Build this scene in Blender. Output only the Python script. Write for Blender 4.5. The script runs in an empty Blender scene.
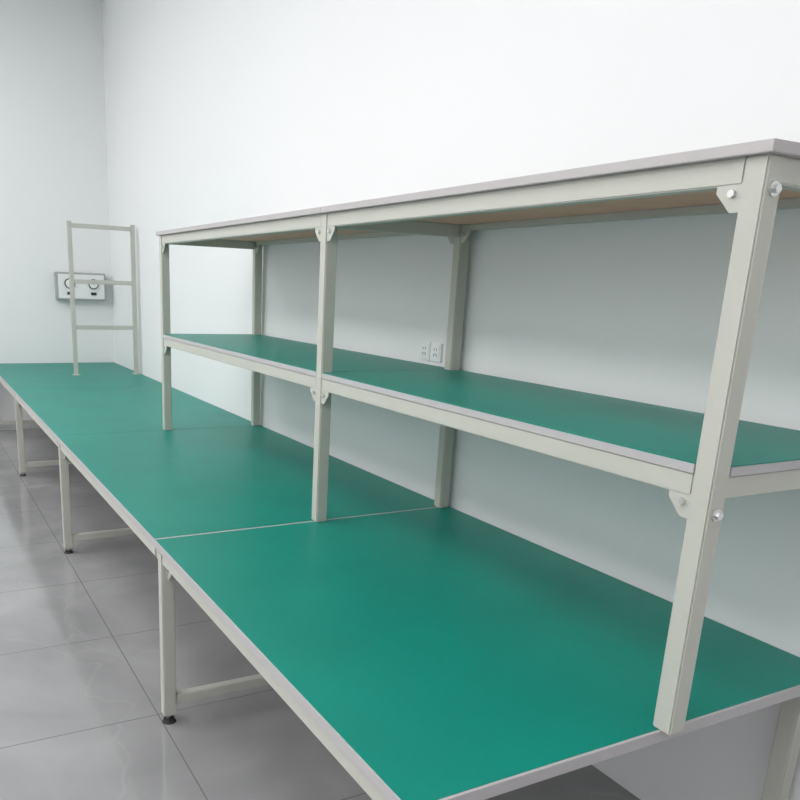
import bpy, bmesh, math
import numpy as np
from mathutils import Matrix, Vector

# ---------------- camera calibration (least squares) ----------------
names=['a','p','r','cx','cy','cz','f','px','py','L','R','yp','yb','z1','z2','yl','xl','zr']
x0=np.array([.305,.288,-.024,3.33,-.98,1.84,868,168,525,2.05,1.9,.78,1.39,1.39,2.12,.05,.05,.11],float)
def proj(q,P):
    a,p,r=q[:3]; d=np.array(P)-q[3:6]
    fw=np.array([-math.cos(a)*math.cos(p),math.sin(a)*math.cos(p),-math.sin(p)])
    r0=np.array([math.sin(a),math.cos(a),0.]); u0=np.cross(r0,fw)
    R=math.cos(r)*r0+math.sin(r)*u0; U=-math.sin(r)*r0+math.cos(r)*u0
    z=d@fw
    return np.array([q[7]+q[6]*(d@R)/z,q[8]-q[6]*(d@U)/z])
def res(q):
    L,Rr,yp,yb,z1,z2,yl,xl,zr=q[9:]
    o=[]
    def pt(P,uv,w=1): o.extend(list((proj(q,P)-np.array(uv))*w))
    def ln(A,B,uvs,w=1):
        a=proj(q,A);b=proj(q,B);d=b-a;d/=np.linalg.norm(d)
        for uv in uvs:
            e=np.array(uv)-a; o.append((d[0]*e[1]-d[1]*e[0])*w)
    T=.75
    pt((0,0,T),(152,541))
    ln((-L,0,T),(Rr*.5,0,T),[(50,430),(100,483),(250,641),(325,718)])
    pt((0,yp,T),(321,521)); pt((0,yb,T),(440,507))
    ln((0,yb,T),(0,yb,z2),[(462,242),(451,375)])
    pt((-L,yb,T),(258,421),.7); ln((-L,yb,T),(-L,yb,z2),[(258,250)])
    ln((Rr,yp,1.0),(Rr,yp,z2),[(762,190),(708,480),(688,620)])
    ln((0,yp,T),(0,yp,z2),[(328,225),(324,370)])
    ln((xl,yl,.3),(xl,yl,T),[(166,575),(168,710)])
    pt((-L+xl,yl,0),(68,553)); ln((-L+xl,yl,0),(-L+xl,yl,T),[(66,460)])
    pt((-2*L+xl,yl,0),(22,475),.8)
    ln((xl,yl,zr),(xl,yl+.5,zr),[(175,696),(220,689),(265,681)])
    ln((-2*L+xl,yl,zr),(-2*L+xl,yl+.5,zr),[(26,462)],.7)
    ln((0,yp-.025,z1),(Rr,yp-.025,z1),[(180,338),(325,372),(500,415),(697,465)])
    ln((0,yp-.03,z2),(Rr,yp-.03,z2),[(180,230),(335,206),(560,171),(785,137)])
    ln((0,0,T),(0,yb,T),[(240,530),(380,513)])
    ln((Rr,yp,z1),(Rr,yb,z1),[(785,461)],.3)
    o.append((q[7]-400)/200);o.append((q[8]-400)/200)
    o.append((yl-.05)/.02);o.append((xl-.04)/.04)
    return np.array(o)
q=x0.copy();lam=1e-2;c=(res(q)**2).sum()
for it in range(300):
    r=res(q);J=np.zeros((len(r),len(q)))
    for i in range(len(q)):
        h=1e-5*max(1,abs(q[i]));e=q.copy();e[i]+=h;J[:,i]=(res(e)-r)/h
    A=J.T@J;D=np.diag(np.diag(A)+1e-9)
    s=np.linalg.solve(A+lam*D,-J.T@r);n=q+s;cn=(res(n)**2).sum()
    if cn<c: q,c,lam=n,cn,max(lam*.4,1e-9)
    else: lam=min(lam*4,1e6)
L,RR,yp,yb,z1,z2,yl,xl,zr=[float(v) for v in q[9:]]

# ---------------- materials ----------------
def mat(name,col,rough=.5,metal=0,noise=None,spec=.5):
    m=bpy.data.materials.new(name);m.use_nodes=True;nt=m.node_tree
    b=nt.nodes['Principled BSDF'];b.inputs['Roughness'].default_value=rough;b.inputs['Metallic'].default_value=metal
    b.inputs['Specular IOR Level'].default_value=spec
    b.inputs['Base Color'].default_value=(*col,1)
    if noise:
        sc,amt=noise
        tc=nt.nodes.new('ShaderNodeTexCoord');n=nt.nodes.new('ShaderNodeTexNoise');n.inputs['Scale'].default_value=sc;n.inputs['Detail'].default_value=6
        mx=nt.nodes.new('ShaderNodeMix');mx.data_type='RGBA'
        mx.inputs['A'].default_value=(*[v*(1-amt) for v in col],1);mx.inputs['B'].default_value=(*[min(1,v*(1+amt)) for v in col],1)
        nt.links.new(tc.outputs['Object'],n.inputs['Vector']);nt.links.new(n.outputs['Fac'],mx.inputs['Factor']);nt.links.new(mx.outputs['Result'],b.inputs['Base Color'])
    return m
STEEL=mat('powder_coated_steel',(.52,.52,.47),.45,0,(3,.04))
GREEN=mat('green_esd_mat',(.002,.235,.18),.42,0,(2.5,.18),.35)
EDGE=mat('grey_edge_band',(.48,.46,.47),.5)
PLY=mat('brown_board_underside',(.80,.46,.33),.7,0,(8,.15))
TOPB=mat('light_grey_laminate',(.49,.46,.46),.5)
DARK=mat('dark_rubber',(.03,.03,.03),.6)
BOLT=mat('zinc_bolt',(.7,.7,.7),.3,.9)
WALLM=mat('white_wall_paint',(.86,.865,.87),.6,0,(1.2,.01))
CEILM=mat('ceiling_paint',(.88,.89,.90),.7)
PLAST=mat('white_plastic',(.85,.86,.86),.35)
SLOT=mat('socket_slot_black',(.02,.02,.02),.5)
BOXG=mat('grey_enclosure',(.40,.41,.42),.4)
MATS=[STEEL,GREEN,EDGE,PLY,TOPB,DARK,BOLT]

def box(bm,x0,x1,y0,y1,z0,z1,mi,bev=0):
    t=bmesh.new();bmesh.ops.create_cube(t,size=1)
    for v in t.verts: v.co=Vector(((x0+x1)/2+v.co.x*(x1-x0),(y0+y1)/2+v.co.y*(y1-y0),(z0+z1)/2+v.co.z*(z1-z0)))
    if bev: bmesh.ops.bevel(t,geom=t.edges[:],offset=bev,segments=2,affect='EDGES')
    for f in t.faces: f.material_index=mi
    me=bpy.data.meshes.new('t');t.to_mesh(me);t.free();bm.from_mesh(me);bpy.data.meshes.remove(me)
def cyl(bm,c,r,h,axis,mi,seg=20,r2=None):
    t=bmesh.new();bmesh.ops.create_cone(t,cap_ends=True,segments=seg,radius1=r,radius2=r if r2 is None else r2,depth=h)
    M=Matrix.Identity(4)
    if axis=='X': M=Matrix.Rotation(math.pi/2,4,'Y')
    if axis=='Y': M=Matrix.Rotation(math.pi/2,4,'X')
    t.transform(Matrix.Translation(c)@M)
    for f in t.faces: f.material_index=mi
    me=bpy.data.meshes.new('t');t.to_mesh(me);t.free();bm.from_mesh(me);bpy.data.meshes.remove(me)
def gusset(bm,x,y,z,s,yt):
    w=.055;pts=[(0,0),(w,0),(w,-.018),(.02,-w),(0,-w)]
    lo=[];hi=[]
    for a,b in pts:
        lo.append(bm.verts.new((x+s*a,y-yt/2,z+b)));hi.append(bm.verts.new((x+s*a,y+yt/2,z+b)))
    n=len(pts)
    bm.faces.new(lo if s>0 else lo[::-1]);bm.faces.new(hi[::-1] if s>0 else hi)
    for i in range(n):
        j=(i+1)%n;bm.faces.new([lo[i],lo[j],hi[j],hi[i]])
    cyl(bm,(x+s*.018,y-yt/2-.004,z-.020),.008,.008,'Y',6,6)
def finish(bm,name,mats):
    bmesh.ops.recalc_face_normals(bm,faces=bm.faces[:])
    me=bpy.data.meshes.new(name);bm.to_mesh(me);bm.free()
    for m in mats: me.materials.append(m)
    o=bpy.data.objects.new(name,me);bpy.context.collection.objects.link(o);return o

h=.025
yw=yb+.045; yt=yw-.006
def unit(a,b,end=False,shelf=True,start=False,frame=False):
    bm=bmesh.new();g=.0002
    T=.75
    box(bm,a+g,b-g,0,yt,T-.030,T-.0012,2,.0004)
    gi=.008 if (shelf) else .0015
    box(bm,a+(gi if not start else .0015),b-gi,.004,yt-.003,T-.0012,T,1)
    box(bm,a+.01,b-.01,yl-.02,yl+.02,T-.075,T-.030,0,.003)
    box(bm,a+.01,b-.01,yt-.07,yt-.03,T-.075,T-.030,0,.003)
    legs=[a+xl]+([b-xl] if end else [])
    for x in legs:
        for y in (yl,yt-.05):
            box(bm,x-h,x+h,y-h,y+h,.035,T-.030,0,.004)
            cyl(bm,(x,y,.028),.007,.03,'Z',6,12)
            cyl(bm,(x,y,.008),.028,.016,'Z',5,24,.022)
        box(bm,x-.02,x+.02,yl+h,yt-.05-h,zr-.02,zr+.02,0,.003)
        box(bm,x-.02,x+.02,yl+h,yt-.05-h,T-.075,T-.030,0,.003)
        gusset(bm,x+h,yl-.0,T-.075,1,.006)
    if frame:
        fx=a+.55*(b-a)
        ya,yc=yt-.66,yt-.05
        for y in (ya,yc):
            box(bm,fx-.02,fx+.02,y-.02,y+.02,T,2.22,0,.003)
            box(bm,fx-.05,fx+.05,y-.035,y+.035,T,T+.006,0,.001)
        for z in (1.22,1.66,2.18):
            box(bm,fx-.015,fx+.015,ya+.02,yc-.02,z-.02,z+.02,0,.003)
    if not shelf: return finish(bm,'workbench',MATS)
    posts=[a]+([b] if end else [])
    bt=.022; bh=.05
    zt=z2-bt
    for x in posts:
        for y in (yp,yb):
            box(bm,x-h,x+h,y-h,y+h,T,zt,0,.004)
        for z in (z1-bt,zt):
            box(bm,x-.02,x+.02,yp+h,yb-h,z-bh,z,0,.003)
    for z in (z1-bt,zt):
        for y in (yp,yb):
            hh=.024 if (z==zt and y==yb) else bh
            box(bm,a+h,b-h-(0 if end else .0005),y-.022,y+.02,z-hh,z,0,.003)
            for x,s in ((a+h,1),(b-h-.0005,-1)):
                gusset(bm,x,y-(.018 if y==yp else .022),z-hh+.005,s,.004)
    e=b+(h if end else -.001)
    s0=a-h if start else a+.001
    for (zz0,zz1,mi,ins) in ((z1-bt,z1-.0025,2,0),(z1-.0025,z1,1,.003)):
        box(bm,a+h+.001,b-h-.001,yp-h+ins,yp+h+.002,zz0,zz1,mi)
        box(bm,s0+ins,e-ins,yp+h+.002,yb-h-.002,zz0,zz1,mi)
        box(bm,a+h+.001,b-h-.001,yb-h-.002,yb+h,zz0,zz1,mi)
    ee=b+(.04 if end else -.001)
    box(bm,a+.001 if not start else a-.04,ee,yp-.04,yb+.04,z2-bt,z2,4,.0015)
    box(bm,a+h+.002,b-h-.002,yp+.022,yb-.022,z2-bt-.002,z2-bt+.0005,3)
    if end:
        for z in (z1-bt-bh-.03,zt-bh-.01):
            for y in (yp,yb):
                cyl(bm,(b+h+.002,y,z),.014,.004,'X',6,20)
                cyl(bm,(b+h+.007,y,z),.009,.010,'X',6,6)
    return finish(bm,'workbench',MATS)
XE=-3*L-.03
unit(0,RR,end=True)
unit(-L,0,start=True);unit(-2*L,-L,shelf=False);unit(-3*L,-2*L,shelf=False,frame=True)

# ---------------- room ----------------
X1=RR+3.2;Y0=-4.5;H=4.5
def slab(name,x0,x1,y0,y1,z0,z1,m):
    bm=bmesh.new();box(bm,x0,x1,y0,y1,z0,z1,0);return finish(bm,name,[m])
fm=bpy.data.materials.new('grey_marble_tile');fm.use_nodes=True;nt=fm.node_tree;b=nt.nodes['Principled BSDF']
N=nt.nodes.new;K=nt.links.new
tc=N('ShaderNodeTexCoord')
n1=N('ShaderNodeTexNoise');n1.inputs['Scale'].default_value=1.6;n1.inputs['Detail'].default_value=9;n1.inputs['Distortion'].default_value=.6
K(tc.outputs['Object'],n1.inputs['Vector'])
cr=N('ShaderNodeValToRGB');cr.color_ramp.elements[0].position=.3;cr.color_ramp.elements[0].color=(.25,.25,.255,1);cr.color_ramp.elements[1].position=.7;cr.color_ramp.elements[1].color=(.36,.36,.365,1)
K(n1.outputs['Fac'],cr.inputs['Fac'])
n2=N('ShaderNodeTexNoise');n2.inputs['Scale'].default_value=.6;n2.inputs['Detail'].default_value=4;n2.inputs['Distortion'].default_value=.5
K(tc.outputs['Object'],n2.inputs['Vector'])
s1=N('ShaderNodeMath');s1.operation='SUBTRACT';s1.inputs[1].default_value=.5;K(n2.outputs['Fac'],s1.inputs[0])
s2=N('ShaderNodeMath');s2.operation='ABSOLUTE';K(s1.outputs[0],s2.inputs[0])
c2=N('ShaderNodeValToRGB');c2.color_ramp.elements[0].position=0;c2.color_ramp.elements[0].color=(.14,.14,.14,1);c2.color_ramp.elements[1].position=.004;c2.color_ramp.elements[1].color=(0,0,0,1)
K(s2.outputs[0],c2.inputs['Fac'])
mx=N('ShaderNodeMix');mx.data_type='RGBA';K(c2.outputs['Color'],mx.inputs['Factor']);K(cr.outputs['Color'],mx.inputs['A']);mx.inputs['B'].default_value=(.5,.5,.5,1)
br=N('ShaderNodeTexBrick');br.offset=0;br.inputs['Scale'].default_value=1;br.inputs['Brick Width'].default_value=.8;br.inputs['Row Height'].default_value=.8;br.inputs['Mortar Size'].default_value=.0025;br.inputs['Mortar Smooth'].default_value=0
K(tc.outputs['Object'],br.inputs['Vector'])
m2=N('ShaderNodeMix');m2.data_type='RGBA';K(br.outputs['Fac'],m2.inputs['Factor']);K(mx.outputs['Result'],m2.inputs['A']);m2.inputs['B'].default_value=(.17,.17,.17,1)
K(m2.outputs['Result'],b.inputs['Base Color']);b.inputs['Roughness'].default_value=.08;b.inputs['IOR'].default_value=1.6
slab('floor',XE-.2,X1+.2,Y0-.2,yw+.2,-.1,0,fm)
slab('ceiling',XE-.2,X1+.2,Y0-.2,yw+.2,H,H+.1,CEILM)
slab('wall_back',XE-.2,X1+.2,yw,yw+.2,0,H,WALLM)
slab('wall_left',XE-.2,XE,Y0,yw,0,H,WALLM)
slab('wall_right',X1,X1+.2,Y0,yw,0,H,WALLM)
slab('wall_front',XE-.2,X1+.2,Y0-.2,Y0,0,H,WALLM)

# wall sockets
bm=bmesh.new()
for i in range(2):
    cx=-.27+i*.088;cz=1.43;d=yw
    box(bm,cx-.043,cx+.043,d-.009,d,cz-.043,cz+.043,0,.003)
    box(bm,cx-.030,cx+.030,d-.011,d-.008,cz-.030,cz+.030,0,.001)
    for dx,dz in ((-.009,.012),(.009,.012),(0,-.010),(-.011,-.013),(.011,-.013)):
        box(bm,cx+dx-.0015,cx+dx+.0015,d-.0115,d-.0108,cz+dz-.006,cz+dz+.006,1)
finish(bm,'wall_socket',[PLAST,SLOT])

# grey gauge box on the far wall
bm=bmesh.new();gy=yw-.36;gz=1.60;X=XE
box(bm,X,X+.12,gy-.27,gy+.27,gz-.15,gz+.15,2,.008)
box(bm,X+.118,X+.124,gy-.25,gy+.25,gz-.13,gz+.13,0,.002)
for dy in (-.13,.13):
    cyl(bm,(X+.13,gy+dy,gz+.03),.055,.02,'X',1,28)
    cyl(bm,(X+.139,gy+dy,gz+.03),.045,.006,'X',0,28)
    box(bm,X+.142,X+.144,gy+dy-.003,gy+dy+.003,gz+.025,gz+.065,1)
    box(bm,X+.124,X+.132,gy+dy-.03,gy+dy+.03,gz-.09,gz-.06,1)
finish(bm,'gauge_control_box',[PLAST,SLOT,BOXG])

# LED panels
em=bpy.data.materials.new('led_diffuser');em.use_nodes=True
eb=em.node_tree.nodes['Principled BSDF'];eb.inputs['Emission Color'].default_value=(1,1,1,1);eb.inputs['Emission Strength'].default_value=2.2
for yy,en in ((-1.3,13),(-3.4,53)):
    for xx,k in ((-5.0,.65),(-2.5,1.0),(0,.95),(2.6,.9)):
        bm=bmesh.new()
        box(bm,xx-.92,xx+.92,yy-.62,yy+.62,H-.05,H,0,.004)
        box(bm,xx-.89,xx+.89,yy-.59,yy+.59,H-.055,H-.045,1)
        finish(bm,'ceiling_light_panel',[PLAST,em])
        ld=bpy.data.lights.new('panel_light','AREA');ld.shape='RECTANGLE';ld.size=1.8;ld.size_y=1.2;ld.energy=en*k;ld.color=(1,.995,.99)
        lo=bpy.data.objects.new('panel_light',ld);lo.location=(xx,yy,H-.07);bpy.context.collection.objects.link(lo)
w=bpy.data.worlds.new('world');w.use_nodes=True;bpy.context.scene.world=w
w.node_tree.nodes['Background'].inputs['Color'].default_value=(.8,.85,.9,1);w.node_tree.nodes['Background'].inputs['Strength'].default_value=.4

# camera
a,p,r=q[:3]
fw=np.array([-math.cos(a)*math.cos(p),math.sin(a)*math.cos(p),-math.sin(p)])
r0=np.array([math.sin(a),math.cos(a),0.]);u0=np.cross(r0,fw)
Rv=math.cos(r)*r0+math.sin(r)*u0;U=-math.sin(r)*r0+math.cos(r)*u0
cd=bpy.data.cameras.new('camera');co=bpy.data.objects.new('camera',cd);bpy.context.collection.objects.link(co)
co.matrix_world=Matrix(((Rv[0],U[0],-fw[0],q[3]),(Rv[1],U[1],-fw[1],q[4]),(Rv[2],U[2],-fw[2],q[5]),(0,0,0,1)))
cd.sensor_width=36;cd.lens=float(q[6])/800*36;cd.shift_x=float((400-q[7])/800);cd.shift_y=float((q[8]-400)/800);cd.clip_start=.05
bpy.context.scene.camera=co
bpy.context.scene.view_settings.view_transform='Standard'
